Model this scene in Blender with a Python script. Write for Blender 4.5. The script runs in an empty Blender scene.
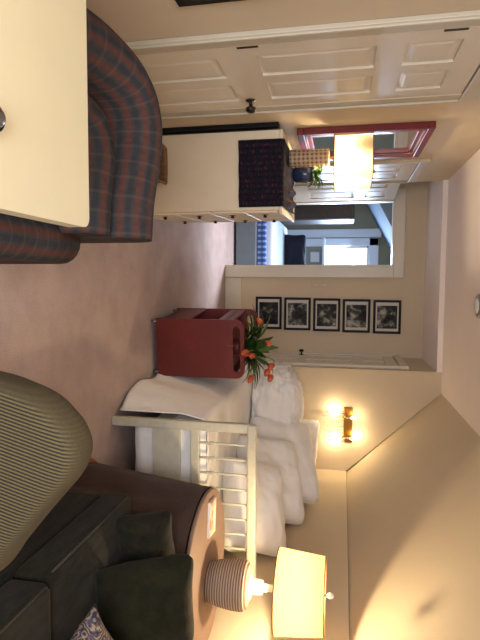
import bpy, bmesh, math, random
from mathutils import Vector, Matrix, noise
random.seed(7)
SC = bpy.context.scene
COL = SC.collection
PI = math.pi

# ------------------------------------------------------------------ materials
def lin(c):
    c /= 255.0
    return c / 12.92 if c <= 0.04045 else ((c + 0.055) / 1.055) ** 2.4
def rgb(r, g, b):
    return (lin(r), lin(g), lin(b), 1.0)

class NT:
    def __init__(s, name):
        s.m = bpy.data.materials.new(name); s.m.use_nodes = True
        s.t = s.m.node_tree; s.n = s.t.nodes
        s.b = s.n['Principled BSDF']; s.out = s.n['Material Output']
    def new(s, kind, **kw):
        x = s.n.new(kind)
        for k, v in kw.items():
            setattr(x, k, v)
        return x
    def link(s, a, b): s.t.links.new(a, b)
    def coord(s, which='Object', scale=(1, 1, 1), rot=(0, 0, 0)):
        tc = s.new('ShaderNodeTexCoord'); mp = s.new('ShaderNodeMapping')
        mp.inputs['Scale'].default_value = scale; mp.inputs['Rotation'].default_value = rot
        s.link(tc.outputs[which], mp.inputs['Vector'])
        return mp.outputs['Vector']
    def ramp(s, fac, stops):
        r = s.new('ShaderNodeValToRGB')
        e = r.color_ramp.elements
        while len(e) < len(stops): e.new(0.5)
        for el, (p, c) in zip(e, stops):
            el.position = p; el.color = c
        s.link(fac, r.inputs['Fac'])
        return r.outputs['Color']
    def noise(s, vec, scale, detail=4, rough=0.6):
        x = s.new('ShaderNodeTexNoise'); x.inputs['Scale'].default_value = scale
        x.inputs['Detail'].default_value = detail; x.inputs['Roughness'].default_value = rough
        s.link(vec, x.inputs['Vector'])
        return x.outputs['Fac']
    def mix(s, fac, a, b, mode='MIX'):
        x = s.new('ShaderNodeMix', data_type='RGBA', blend_type=mode)
        for inp, v in ((x.inputs[0], fac), (x.inputs[6], a), (x.inputs[7], b)):
            if hasattr(v, 'is_output') or isinstance(v, bpy.types.NodeSocket): s.link(v, inp)
            else: inp.default_value = v
        return x.outputs[2]
    def math(s, op, a, b=None):
        x = s.new('ShaderNodeMath', operation=op)
        for i, v in enumerate((a, b)):
            if v is None: continue
            if isinstance(v, bpy.types.NodeSocket): s.link(v, x.inputs[i])
            else: x.inputs[i].default_value = v
        return x.outputs[0]
    def bump(s, h, strength=0.3, dist=0.01):
        x = s.new('ShaderNodeBump'); x.inputs['Strength'].default_value = strength
        x.inputs['Distance'].default_value = dist
        s.link(h, x.inputs['Height']); s.link(x.outputs['Normal'], s.b.inputs['Normal'])
    def set(s, **kw):
        for k, v in kw.items():
            i = s.b.inputs[k.replace('_', ' ')]
            if isinstance(v, bpy.types.NodeSocket): s.link(v, i)
            else: i.default_value = v
        return s

def plain(name, col, rough=0.6, var=0.08, scale=18, bump=0.0, bscale=60, metal=0.0, spec=None, sheen=0.0):
    t = NT(name); v = t.coord('Object')
    n = t.noise(v, scale)
    dark = tuple(c * (1 - var) for c in col[:3]) + (1,)
    lite = tuple(min(1, c * (1 + var)) for c in col[:3]) + (1,)
    t.set(Base_Color=t.ramp(n, [(0.3, dark), (0.7, lite)]), Roughness=rough, Metallic=metal)
    if spec is not None: t.set(Specular_IOR_Level=spec)
    if sheen: t.set(Sheen_Weight=sheen)
    if bump: t.bump(t.noise(v, bscale, 6), bump, 0.01)
    return t.m

M = {}
M['wall'] = plain('wall_paint', rgb(204, 187, 159), 0.75, 0.02, 3, 0.05, 120)
M['ceil'] = plain('ceiling_paint', rgb(242, 229, 220), 0.8, 0.02, 3, 0.05, 120)
M['trim'] = plain('trim_paint', rgb(212, 203, 184), 0.38, 0.02, 5)
M['door'] = plain('door_paint', rgb(214, 203, 182), 0.30, 0.02, 5)
M['cream'] = plain('cream_paint', rgb(216, 206, 170), 0.45, 0.03, 4)
M['dresser'] = plain('dresser_paint', rgb(222, 206, 176), 0.45, 0.03, 5)
M['white'] = plain('white_plaster', rgb(225, 220, 210), 0.5, 0.02)
M['black'] = plain('black_lacquer', rgb(14, 12, 12), 0.5, 0.2, spec=0.2)
M['iron'] = plain('dark_bronze', rgb(48, 38, 30), 0.35, 0.2, 30, 0, 60, 0.7)
M['brass'] = plain('aged_brass', rgb(176, 132, 66), 0.3, 0.1, 40, 0, 60, 1.0)
M['steel'] = plain('brushed_steel', rgb(150, 150, 150), 0.3, 0.05, 40, 0, 60, 1.0)
M['red'] = plain('red_painted_wood', rgb(98, 28, 24), 0.45, 0.10, 14)
M['redframe'] = plain('red_frame_paint', rgb(100, 14, 18), 0.35, 0.10, 14)
M['bead'] = plain('dull_silver_bead', rgb(150, 132, 122), 0.5, 0.05)
M['slate'] = plain('slate_blue_paint', rgb(92, 106, 120), 0.8, 0.04)
M['casing'] = plain('wall_door_casing_paint', rgb(192, 182, 160), 0.5, 0.02)
M['redin'] = plain('dark_red_inside', rgb(84, 24, 22), 0.5, 0.10, 14)
M['bedpaint'] = plain('grey_green_cream_paint', rgb(194, 189, 168), 0.45, 0.07, 25)
M['gold'] = plain('brown_gilded_edge', rgb(120, 84, 50), 0.5, 0.15, 40)
M['tabletop'] = plain('tan_leather_top', rgb(134, 108, 93), 0.6, 0.06, 30)
M['ceramic'] = plain('white_ceramic', rgb(236, 230, 220), 0.25, 0.01)
M['bluepot'] = plain('dark_blue_glaze', rgb(30, 42, 70), 0.2, 0.1)
M['palevase'] = plain('pale_blue_glaze', rgb(190, 200, 222), 0.25, 0.05)
M['leaf'] = plain('leaf_green', rgb(62, 92, 40), 0.4, 0.35, 30)
M['leafd'] = plain('leaf_dark_green', rgb(38, 66, 26), 0.4, 0.35, 30)
M['stem'] = plain('stem_green', rgb(110, 140, 60), 0.5, 0.1)
M['tulip'] = plain('orange_tulip', rgb(176, 78, 42), 0.5, 0.25, 40)
M['linen'] = plain('white_linen', rgb(240, 237, 231), 0.85, 0.02, 10, 0.25, 30, sheen=0.1)
M['navy'] = plain('navy_wool', rgb(22, 26, 46), 0.9, 0.2, 30, 0.3, 80)
M['darkwood'] = plain('dark_wood', rgb(54, 44, 36), 0.5, 0.2, 12)
M['greywood'] = plain('grey_slate_paint', rgb(120, 134, 148), 0.6, 0.06, 8)
M['olivewall'] = plain('olive_wall_paint', rgb(134, 132, 112), 0.8, 0.03, 4)
M['bluewhite'] = plain('white_window_paint', rgb(214, 222, 230), 0.5, 0.02, 4)
M['skirt'] = plain('brown_tablecloth', rgb(58, 40, 34), 0.9, 0.12, 8, 0.3, 50, sheen=0.05)
M['fringe'] = plain('rust_fringe', rgb(150, 66, 44), 0.9, 0.2, 60, 0.6, 200)
M['bluesheet'] = plain('light_blue_sheet', rgb(212, 222, 238), 0.85, 0.03)

t = NT('carpet'); v = t.coord('Object')
big = t.noise(v, 4.0, 5, 0.65); fine = t.noise(v, 160, 3, 0.7)
c = t.ramp(big, [(0.3, rgb(188, 168, 160)), (0.7, rgb(208, 188, 179))])
c2 = t.ramp(fine, [(0.3, (0.72, 0.70, 0.70, 1)), (0.7, (1, 1, 1, 1))])
t.set(Base_Color=t.mix(1.0, c, c2, 'MULTIPLY'), Roughness=0.95, Specular_IOR_Level=0.1); t.bump(fine, 0.5, 0.01)
M['carpet'] = t.m

def uvplaid(name):
    t = NT(name); uv = t.coord('UV'); sep = t.new('ShaderNodeSeparateXYZ'); t.link(uv, sep.inputs[0])
    U, V = sep.outputs[0], sep.outputs[1]
    def wave(s, f, ph=0.0):
        return t.math('ADD', t.math('MULTIPLY', t.math('SINE', t.math('ADD', t.math('MULTIPLY', s, f * 2 * PI), ph)), 0.5), 0.5)
    base = t.ramp(t.noise(uv, 30), [(0.3, rgb(56, 56, 58)), (0.7, rgb(74, 70, 68))])
    ru = t.ramp(wave(V, 17.0), [(0.60, (0, 0, 0, 1)), (0.88, (1, 1, 1, 1))])
    bu = t.ramp(wave(V, 17.0, PI), [(0.60, (0, 0, 0, 1)), (0.9, (1, 1, 1, 1))])
    blk = t.ramp(wave(U, 34.0), [(0.30, (0.5, 0.5, 0.5, 1)), (0.75, (1, 1, 1, 1))])
    c = t.mix(t.math('MULTIPLY', bu, 0.5), base, rgb(40, 48, 60))
    c = t.mix(t.math('MULTIPLY', t.math('MULTIPLY', ru, blk), 0.68), c, rgb(106, 56, 48))
    ln = t.ramp(wave(U, 17.0), [(0.90, (0, 0, 0, 1)), (0.97, (1, 1, 1, 1))])
    c = t.mix(t.math('MULTIPLY', ln, 0.16), c, rgb(120, 100, 84))
    t.set(Base_Color=c, Roughness=0.95, Specular_IOR_Level=0.15)
    t.bump(t.noise(uv, 300), 0.3, 0.004)
    return t.m
M['plaid'] = uvplaid('blue_grey_red_plaid')

def objplaid(name, base, a, b, f=30, axes=(0, 1)):
    t = NT(name); v = t.coord('Object'); sep = t.new('ShaderNodeSeparateXYZ'); t.link(v, sep.inputs[0])
    def wave(s, f): return t.math('ADD', t.math('MULTIPLY', t.math('SINE', t.math('MULTIPLY', s, f * 2 * PI)), 0.5), 0.5)
    c = t.mix(t.ramp(wave(sep.outputs[axes[0]], f), [(0.55, (0, 0, 0, 1)), (0.7, (1, 1, 1, 1))]), base, a)
    c = t.mix(t.math('MULTIPLY', t.ramp(wave(sep.outputs[axes[1]], f), [(0.55, (0, 0, 0, 1)), (0.7, (1, 1, 1, 1))]), 0.6), c, b)
    t.set(Base_Color=c, Roughness=0.9); t.bump(t.noise(v, 150), 0.3, 0.005)
    return t.m
M['bluequilt'] = objplaid('blue_white_quilt', rgb(58, 92, 170), rgb(150, 178, 226), rgb(40, 60, 130), 14, (0, 2))
t = NT('navy_red_throw'); v = t.coord('Object'); sep = t.new('ShaderNodeSeparateXYZ'); t.link(v, sep.inputs[0])
def _w(s_, f): return t.math('ADD', t.math('MULTIPLY', t.math('SINE', t.math('MULTIPLY', s_, f * 2 * PI)), 0.5), 0.5)
n = t.noise(t.coord('Object', (14, 30, 30)), 3, 6, 0.7)
c = t.ramp(n, [(0.36, rgb(18, 20, 30)), (0.54, rgb(38, 28, 36)), (0.64, rgb(92, 42, 44)), (0.75, rgb(120, 84, 80))])
c = t.mix(t.math('MULTIPLY', t.ramp(_w(sep.outputs[0], 28), [(0.5, (0, 0, 0, 1)), (0.7, (1, 1, 1, 1))]), 0.75), c, rgb(18, 20, 30))
c = t.mix(t.math('MULTIPLY', t.ramp(_w(sep.outputs[2], 24), [(0.6, (0, 0, 0, 1)), (0.8, (1, 1, 1, 1))]), 0.6), c, rgb(22, 30, 40))
t.set(Base_Color=c, Roughness=0.95, Specular_IOR_Level=0.1); t.bump(t.noise(v, 150), 0.3, 0.005)
M['throw'] = t.m

# woven tan (diagonal)
t = NT('tan_weave'); v = t.coord('UV'); sep = t.new('ShaderNodeSeparateXYZ'); t.link(v, sep.inputs[0])
a = t.math('SINE', t.math('MULTIPLY', t.math('ADD', sep.outputs[0], sep.outputs[1]), 110))
b = t.math('SINE', t.math('MULTIPLY', t.math('SUBTRACT', sep.outputs[0], sep.outputs[1]), 110))
w = t.math('ADD', t.math('MULTIPLY', t.math('MULTIPLY', a, b), 0.5), 0.5)
t.set(Base_Color=t.ramp(w, [(0.2, rgb(104, 84, 62)), (0.6, rgb(176, 152, 122))]), Roughness=0.7); t.bump(w, 0.6, 0.006)
M['weave'] = t.m
# ribbed woven rope (lamp base)
t = NT('ribbed_rope'); v = t.coord('Object'); sep = t.new('ShaderNodeSeparateXYZ'); t.link(v, sep.inputs[0])
w = t.math('ADD', t.math('MULTIPLY', t.math('SINE', t.math('MULTIPLY', sep.outputs[2], 2 * PI * 72)), 0.5), 0.5)
t.set(Base_Color=t.ramp(w, [(0.25, rgb(112, 92, 78)), (0.65, rgb(182, 160, 138))]), Roughness=0.8); t.bump(w, 0.7, 0.006)
M['rope'] = t.m
# basket
t = NT('wicker'); v = t.coord('Object'); 
w = t.new('ShaderNodeTexBrick'); w.inputs['Scale'].default_value = 30; w.inputs['Color1'].default_value = rgb(138, 104, 66)
w.inputs['Color2'].default_value = rgb(112, 82, 50); w.inputs['Mortar'].default_value = rgb(60, 40, 24)
t.link(t.coord('Object', (1, 1, 1), (PI / 2, 0, 0)), w.inputs['Vector'])
t.set(Base_Color=w.outputs['Color'], Roughness=0.8); t.bump(w.outputs['Fac'], 0.6, 0.01)
M['wicker'] = t.m
# striped chair
t = NT('olive_pinstripe'); v = t.coord('Object', (1, 1, 1), (0, math.radians(-15), 0)); sep = t.new('ShaderNodeSeparateXYZ'); t.link(v, sep.inputs[0])
w = t.math('ADD', t.math('MULTIPLY', t.math('SINE', t.math('MULTIPLY', sep.outputs[0], 2 * PI * 104)), 0.5), 0.5)
tcn = t.new('ShaderNodeTexCoord'); sn_ = t.new('ShaderNodeSeparateXYZ'); t.link(tcn.outputs['Normal'], sn_.inputs[0])
fade = t.math('SUBTRACT', 1.0, t.math('MULTIPLY', t.math('ABSOLUTE', sn_.outputs[0]), 1.4))
fade = t.math('MULTIPLY', fade, t.math('SUBTRACT', 1.0, t.math('MAXIMUM', sn_.outputs[2], 0.0)))
w = t.math('ADD', t.math('MULTIPLY', t.math('SUBTRACT', w, 0.45), t.math('MAXIMUM', fade, 0.05)), 0.45)
nz = t.noise(t.coord('Object'), 140)
c = t.ramp(w, [(0.25, rgb(32, 28, 21)), (0.62, rgb(108, 96, 64))])
c = t.mix(1.0, c, t.ramp(nz, [(0.3, (0.75, 0.75, 0.75, 1)), (0.7, (1, 1, 1, 1))]), 'MULTIPLY')
t.set(Base_Color=c, Roughness=0.9); t.bump(w, 0.2, 0.003)
M['stripe'] = t.m
# dark velvet
t = NT('dark_green_velvet'); v = t.coord('Object'); n = t.noise(t.coord('Object', (9, 3, 9)), 2.2, 6, 0.7)
t.set(Base_Color=t.ramp(n, [(0.3, rgb(20, 21, 16)), (0.72, rgb(46, 43, 31))]), Roughness=0.95, Sheen_Weight=0.05, Specular_IOR_Level=0.14); t.bump(t.noise(v, 120), 0.25, 0.006)
M['velvet'] = t.m
t = NT('dark_olive_plush'); v = t.coord('Object'); n = t.noise(v, 9, 6, 0.7)
t.set(Base_Color=t.ramp(n, [(0.3, rgb(18, 19, 12)), (0.72, rgb(42, 41, 25))]), Roughness=0.95, Sheen_Weight=0.05, Specular_IOR_Level=0.14); t.bump(t.noise(v, 90), 0.4, 0.008)
M['plush'] = t.m
M['piping'] = plain('taupe_piping', rgb(52, 48, 38), 0.8)
t = NT('paisley'); v = t.coord('Object'); vo = t.new('ShaderNodeTexVoronoi'); vo.inputs['Scale'].default_value = 22; t.link(v, vo.inputs['Vector'])
wv = t.new('ShaderNodeTexWave'); wv.inputs['Scale'].default_value = 9; wv.inputs['Distortion'].default_value = 22; wv.inputs['Detail Scale'].default_value = 2.5; t.link(v, wv.inputs['Vector'])
c = t.ramp(wv.outputs['Fac'], [(0.1, rgb(40, 44, 62)), (0.45, rgb(108, 96, 90)), (0.75, rgb(96, 50, 38)), (0.95, rgb(150, 136, 118))])
c = t.mix(t.ramp(vo.outputs['Distance'], [(0.2, (1, 1, 1, 1)), (0.35, (0, 0, 0, 1))]), c, rgb(66, 66, 92))
t.set(Base_Color=c, Roughness=0.9)
M['paisley'] = t.m
# lamp shade
def shade_mat(name, col, w=0.5):
    t = NT(name); tr = t.new('ShaderNodeBsdfTranslucent'); tr.inputs['Color'].default_value = col
    df = t.new('ShaderNodeBsdfDiffuse'); df.inputs['Color'].default_value = col
    n = t.noise(t.coord('Object', (1, 1, 1)), 90)
    cc = t.ramp(n, [(0.3, tuple(x * 0.93 for x in col[:3]) + (1,)), (0.7, col)])
    t.link(cc, tr.inputs['Color']); t.link(cc, df.inputs['Color'])
    mx = t.new('ShaderNodeMixShader'); mx.inputs[0].default_value = w
    t.link(df.outputs[0], mx.inputs[1]); t.link(tr.outputs[0], mx.inputs[2]); t.link(mx.outputs[0], t.out.inputs['Surface'])
    return t.m
M['shade'] = shade_mat('linen_lamp_shade', rgb(232, 196, 128), 0.36)
M['shade2'] = shade_mat('cream_lamp_shade', rgb(242, 226, 190), 0.5)
def emit(name, col, s):
    t = NT(name); t.set(Base_Color=col, Emission_Color=col, Emission_Strength=s); return t.m
M['bulb'] = emit('warm_bulb', rgb(255, 220, 150), 14)
M['mirror'] = plain('mirror_glass', (0.9, 0.9, 0.9, 1), 0.02, 0.0, 5, 0, 60, 1.0)
t = NT('crystal'); t.set(Base_Color=(1, 1, 1, 1), Roughness=0.03, Transmission_Weight=1.0, IOR=1.5); M['crystal'] = t.m
t = NT('window_glass'); tb = t.new('ShaderNodeBsdfTransparent'); gb = t.new('ShaderNodeBsdfGlossy'); gb.inputs['Roughness'].default_value = 0.02
mx = t.new('ShaderNodeMixShader'); mx.inputs[0].default_value = 0.06
t.link(tb.outputs[0], mx.inputs[1]); t.link(gb.outputs[0], mx.inputs[2]); t.link(mx.outputs[0], t.out.inputs['Surface']); M['glass'] = t.m
M['mat'] = plain('white_photo_mount', rgb(206, 200, 190), 0.6, 0.01, spec=0.1)
def photo(i, dark, lite, sc):
    t = NT('photo_print_%d' % i); v = t.coord('Object', (1, 1, 1)); mp = v.node
    mp.inputs['Location'].default_value = (i * 3.1, i * 1.7, i)
    n = t.noise(v, sc, 7, 0.7); n2 = t.noise(v, sc * 0.35, 2, 0.5)
    c = t.ramp(t.math('ADD', t.math('MULTIPLY', n, 0.55), t.math('MULTIPLY', n2, 0.45)), [(0.42, dark), (0.50, rgb(48, 48, 46)), (0.545, rgb(110, 108, 100)), (0.61, lite)])
    t.set(Base_Color=c, Roughness=0.5, Specular_IOR_Level=0.15)
    return t.m

# ------------------------------------------------------------------ mesh helpers
class MB:
    def __init__(s): s.bm = bmesh.new(); s.uv = None
    def _uv(s):
        if s.uv is None: s.uv = s.bm.loops.layers.uv.new('UVMap')
        return s.uv
    def box(s, x0, x1, y0, y1, z0, z1, bev=0.0, seg=2, mat=None):
        r = bmesh.ops.create_cube(s.bm, size=1.0)
        vs = r['verts']
        for v in vs:
            v.co = Vector(((x0 + x1) / 2 + v.co.x * (x1 - x0), (y0 + y1) / 2 + v.co.y * (y1 - y0), (z0 + z1) / 2 + v.co.z * (z1 - z0)))
        if bev > 0:
            es = list({e for v in vs for e in v.link_edges})
            r2 = bmesh.ops.bevel(s.bm, geom=es, offset=bev, segments=seg, affect='EDGES', profile=0.5)
            vs = list({v for f in r2['faces'] for v in f.verts} | {v for v in vs if v.is_valid})
        if mat is not None: bmesh.ops.transform(s.bm, matrix=mat, verts=[v for v in vs if v.is_valid])
        return s
    def prism(s, pts, axis, a, b):
        # pts: 2d outline in the plane of the two other axes; extruded a..b along axis
        def mk(p, d):
            if axis == 0: return (d, p[0], p[1])
            if axis == 1: return (p[0], d, p[1])
            return (p[0], p[1], d)
        A = [s.bm.verts.new(mk(p, a)) for p in pts]; B = [s.bm.verts.new(mk(p, b)) for p in pts]
        n = len(pts)
        for i in range(n): s.bm.faces.new((A[i], A[(i + 1) % n], B[(i + 1) % n], B[i]))
        s.bm.faces.new(A); s.bm.faces.new(B)
        bmesh.ops.recalc_face_normals(s.bm, faces=s.bm.faces[:])
        return s
    def lathe(s, prof, c=(0, 0, 0), n=32, axis='z', cap=True, uvs=None):
        uv = s._uv() if uvs else None
        rings = []
        def mk(r, h, t):
            p = (r * math.cos(t), r * math.sin(t), h)
            if axis == 'x': p = (h, p[0], p[1])
            if axis == 'y': p = (p[0], h, p[1])
            return Vector(p) + Vector(c)
        for r, h in prof:
            rings.append([s.bm.verts.new(mk(max(r, 1e-4), h, 2 * PI * k / n)) for k in range(n)])
        for i in range(len(rings) - 1):
            for k in range(n):
                f = s.bm.faces.new((rings[i][k], rings[i][(k + 1) % n], rings[i + 1][(k + 1) % n], rings[i + 1][k]))
                f.smooth = True
                if uvs:
                    for l, (kk, ii) in zip(f.loops, ((k, i), (k + 1, i), (k + 1, i + 1), (k, i + 1))):
                        l[uv].uv = (kk / n * uvs, prof[ii][1])
        if cap:
            if prof[0][0] > 1e-3: s.bm.faces.new(rings[0][::-1])
            if prof[-1][0] > 1e-3: s.bm.faces.new(rings[-1])
        return s
    def tube(s, pts, r, n=8, closed=False):
        pts = [Vector(p) for p in pts]; m = len(pts); rings = []
        up = Vector((0, 0, 1)); prev = None
        for i, p in enumerate(pts):
            a = pts[i - 1] if (i > 0 or closed) else p; b = pts[(i + 1) % m] if (i < m - 1 or closed) else p
            d = (b - a).normalized()
            if prev is None:
                x = d.cross(up) if abs(d.z) < 0.9 else d.cross(Vector((1, 0, 0)))
            else: x = prev - d * prev.dot(d)
            x.normalize(); prev = x; y = d.cross(x)
            rr = r[i] if isinstance(r, (list, tuple)) else r
            rings.append([s.bm.verts.new(p + (x * math.cos(2 * PI * k / n) + y * math.sin(2 * PI * k / n)) * rr) for k in range(n)])
        for i in range(m if closed else m - 1):
            A, B = rings[i], rings[(i + 1) % m]
            for k in range(n):
                f = s.bm.faces.new((A[k], A[(k + 1) % n], B[(k + 1) % n], B[k])); f.smooth = True
        if not closed:
            s.bm.faces.new(rings[0][::-1]); s.bm.faces.new(rings[-1])
        return s
    def grid(s, fn, nu, nv, thick=0.0, closed_u=False, uvscale=None):
        uv = s._uv() if uvscale else None
        V = [[s.bm.verts.new(fn(i / nu, j / nv)) for j in range(nv + 1)] for i in range(nu + (0 if closed_u else 1))]
        L = len(V)
        for i in range(nu):
            for j in range(nv):
                f = s.bm.faces.new((V[i][j], V[(i + 1) % L][j], V[(i + 1) % L][j + 1], V[i][j + 1])); f.smooth = True
                if uvscale:
                    for l, (a, b) in zip(f.loops, ((i, j), (i + 1, j), (i + 1, j + 1), (i, j + 1))):
                        l[uv].uv = (a / nu * uvscale[0], b / nv * uvscale[1])
        bmesh.ops.recalc_face_normals(s.bm, faces=s.bm.faces[:])
        if thick:
            s.bm.normal_update()
            top = s.bm.verts[:]; fs = s.bm.faces[:]
            low = {v: s.bm.verts.new(v.co - v.normal * thick) for v in top}
            rim = [e for e in s.bm.edges if len(e.link_faces) == 1]
            for f in fs: s.bm.faces.new([low[v] for v in reversed(f.verts)]).smooth = True
            for e in rim: s.bm.faces.new((e.verts[0], e.verts[1], low[e.verts[1]], low[e.verts[0]]))
            if uv:
                pass
            bmesh.ops.recalc_face_normals(s.bm, faces=s.bm.faces[:])
        return s
    def sweep(s, path, prof, uvscale=(1, 1), cap=True):
        # profile (offset to left of path, z) closed loop, swept along plan path [(x,y,zoff,scale)]
        uv = s._uv(); rings = []; m = len(path); n = len(prof)
        L = [0.0]
        for i in range(1, m): L.append(L[-1] + (Vector(path[i][:2]) - Vector(path[i - 1][:2])).length)
        P = [0.0]
        for k in range(1, n + 1): P.append(P[-1] + (Vector(prof[k % n]) - Vector(prof[k - 1])).length)
        for i in range(m):
            a = Vector(path[max(i - 1, 0)][:2]); b = Vector(path[min(i + 1, m - 1)][:2]); d = (b - a).normalized(); nn = Vector((-d.y, d.x))
            sc = path[i][3] if len(path[i]) > 3 else 1.0; zo = path[i][2] if len(path[i]) > 2 else 1.0
            rings.append([s.bm.verts.new((path[i][0] + nn.x * p[0] * sc, path[i][1] + nn.y * p[0] * sc, p[1] * zo)) for p in prof])
        for i in range(m - 1):
            for k in range(n):
                f = s.bm.faces.new((rings[i][k], rings[i][(k + 1) % n], rings[i + 1][(k + 1) % n], rings[i + 1][k])); f.smooth = True
                for l, (ii, kk) in zip(f.loops, ((i, k), (i, k + 1), (i + 1, k + 1), (i + 1, k))):
                    l[uv].uv = (L[ii] * uvscale[0], P[kk] * uvscale[1])
        if cap:
            for R_, fl in ((rings[0], True), (rings[-1], False)):
                f = s.bm.faces.new(R_[::-1] if fl else R_)
                for l in f.loops: l[uv].uv = (l.vert.co.x * uvscale[0], l.vert.co.z * uvscale[1])
        bmesh.ops.recalc_face_normals(s.bm, faces=s.bm.faces[:])
        return s
    def boxuv(s, sc=1.0):
        uv = s._uv()
        for f in s.bm.faces:
            n = f.normal
            for l in f.loops:
                c = l.vert.co
                if abs(n.z) > 0.6: l[uv].uv = (c.x * sc, c.y * sc)
                elif abs(n.y) > abs(n.x): l[uv].uv = (c.x * sc, c.z * sc)
                else: l[uv].uv = (c.y * sc, c.z * sc)
        return s
    def move(s, mat): bmesh.ops.transform(s.bm, matrix=mat, verts=s.bm.verts[:]); return s
    def smooth(s):
        for f in s.bm.faces: f.smooth = True
        return s
    def build(s, name, mat, parent=None, sub=0):
        s.bm.normal_update()
        me = bpy.data.meshes.new(name); s.bm.to_mesh(me); s.bm.free()
        o = bpy.data.objects.new(name, me); COL.objects.link(o)
        for x in (mat if isinstance(mat, list) else [mat]): me.materials.append(x)
        if parent is not None:
            o.parent = parent; o.matrix_parent_inverse = parent.matrix_world.inverted() if False else Matrix.Translation(-parent.location) if parent.type == 'EMPTY' and parent.rotation_euler.z == 0 else Matrix.Identity(4)
        if sub:
            m = o.modifiers.new('sub', 'SUBSURF'); m.levels = sub; m.render_levels = sub
        return o

def thing(name, label, cat, loc=(0, 0, 0), group=None):
    o = bpy.data.objects.new(name, None); COL.objects.link(o); o.location = loc; o.empty_display_size = 0.1
    o['label'] = label; o['category'] = cat
    if group: o['group'] = group
    return o
def tag(o, label, cat, group=None, kind=None):
    if label: o['label'] = label
    if cat: o['category'] = cat
    if group: o['group'] = group
    if kind: o['kind'] = kind
    return o
def struct(mb, name, mat, label=None, cat=None):
    o = mb.build(name, mat); o['kind'] = 'structure'
    if label: o['label'] = label
    if cat: o['category'] = cat
    return o
def rounded(w0, w1, h0, h1, r, n=6):
    pts = []
    for cx, cy, a0 in ((w1 - r, h1 - r, 0), (w0 + r, h1 - r, 90), (w0 + r, h0 + r, 180), (w1 - r, h0 + r, 270)):
        for k in range(n + 1):
            a = math.radians(a0 + 90 * k / n); pts.append((cx + r * math.cos(a), cy + r * math.sin(a)))
    return pts
def rotz(a, c=(0, 0, 0)): return Matrix.Translation(c) @ Matrix.Rotation(a, 4, 'Z') @ Matrix.Translation(-Vector(c))

def pillow_mb(w, h, t, seed=0, wr=0.012, n=26, pinch=0.07, pw=0.56, rnd=0.09):
    mb = MB(); bm = mb.bm
    def pt(i, j, side):
        u = -1 + 2 * i / n; v = -1 + 2 * j / n
        x = w / 2 * u * (1 - pinch * (1 - abs(v) ** 2.2)); y = h / 2 * v * (1 - pinch * (1 - abs(u) ** 2.2)); cr = 1 - rnd * (u * v) ** 6; x *= cr; y *= cr
        k = max(0.0, (1 - u ** 4) * (1 - v ** 4)) ** pw
        z = side * t / 2 * k
        nz = noise.noise(Vector((x * 6 + seed * 9.1, y * 6, side * 3 + seed))) - 0.7 * abs(noise.noise(Vector((x * 5 + y * 3 + seed, y * 9 - x * 3, 5.0 + seed)))) + 0.5 * noise.noise(Vector((x * 17 + seed, y * 17, side)))
        z += side * nz * wr * k * 2
        e = noise.noise(Vector((x * 5, y * 5, seed * 3.3))) * wr * 1.2
        return Vector((x + e, y + e, z))
    T = [[bm.verts.new(pt(i, j, 1)) for j in range(n + 1)] for i in range(n + 1)]
    B = [[T[i][j] if i in (0, n) or j in (0, n) else bm.verts.new(pt(i, j, -1)) for j in range(n + 1)] for i in range(n + 1)]
    for i in range(n):
        for j in range(n):
            bm.faces.new((T[i][j], T[i + 1][j], T[i + 1][j + 1], T[i][j + 1])).smooth = True
            bm.faces.new((B[i][j], B[i][j + 1], B[i + 1][j + 1], B[i + 1][j])).smooth = True
    return mb
def place(mb, loc, rx=0, ry=0, rz=0):
    return mb.move(Matrix.Translation(loc) @ Matrix.Rotation(math.radians(rz), 4, 'Z') @ Matrix.Rotation(math.radians(ry), 4, 'Y') @ Matrix.Rotation(math.radians(rx), 4, 'X'))

# ------------------------------------------------------------------ the room
XL, XR, YS, YF, ZC = -1.0, 1.92, 5.30, 6.25, 2.40
YN = -1.0
struct(MB().box(-2.6, 2.4, YN - 0.1, 9.4, -0.10, 0.0), 'floor', M['carpet'])
SX = 1.07   # where slope meets flat ceiling
struct(MB().box(XL - 0.1, SX, YN, YS + 0.1, ZC, ZC + 0.1), 'ceiling', M['ceil'])
struct(MB().prism([(SX, ZC), (XR + 0.02, 1.50), (XR + 0.12, 1.50), (XR + 0.12, ZC + 0.1), (SX, ZC + 0.1)], 1, YN, YS + 0.1), 'ceiling_slope', M['wall'])
struct(MB().box(XR, XR + 0.12, YN, YS + 0.1, 0, 1.50), 'wall_right', M['wall'])
# left wall with two door recesses covered by the doors
struct(MB().box(XL - 0.1, XL, YN, 5.35, 0, ZC), 'wall_left', M['wall'])
struct(MB().prism([(0.86, 0), (XR, 0), (XR, 1.50), (SX, ZC), (0.86, ZC)], 1, YS, YS + 0.10), 'wall_sconce', M['wall'])
struct(MB().box(XL, 0.86, YS, YS + 0.10, 2.352, ZC), 'trim_4', M['ceil'])
struct(MB().box(0.86, 0.96, YS + 0.10, YF + 0.1, 0, ZC), 'wall_alcove_right', M['wall'])
struct(MB().box(-1.42, -1.32, 5.35, YF + 0.1, 0, ZC), 'wall_alcove_left', M['wall'])
struct(MB().box(-1.42, -1.10, 5.30, 5.35, 0, ZC), 'wall_alcove_return', M['wall'])
struct(MB().box(-1.42, 0.96, YS + 0.10, YF + 0.1, 2.352, ZC + 0.06), 'ceiling_alcove', M['ceil'])
far = MB(); far.box(-1.42, -0.97, YF, YF + 0.1, 0, 2.36); far.box(-0.21, 0.96, YF, YF + 0.1, 0, 2.36); far.box(-0.97, -0.21, YF, YF + 0.1, 2.0, 2.36)
struct(far, 'wall_far', M['wall'])
struct(MB().box(-0.07, 0.86, YF - 0.02, YF, 0, 0.20, 0.004), 'baseboard_far', M['trim'])
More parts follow.
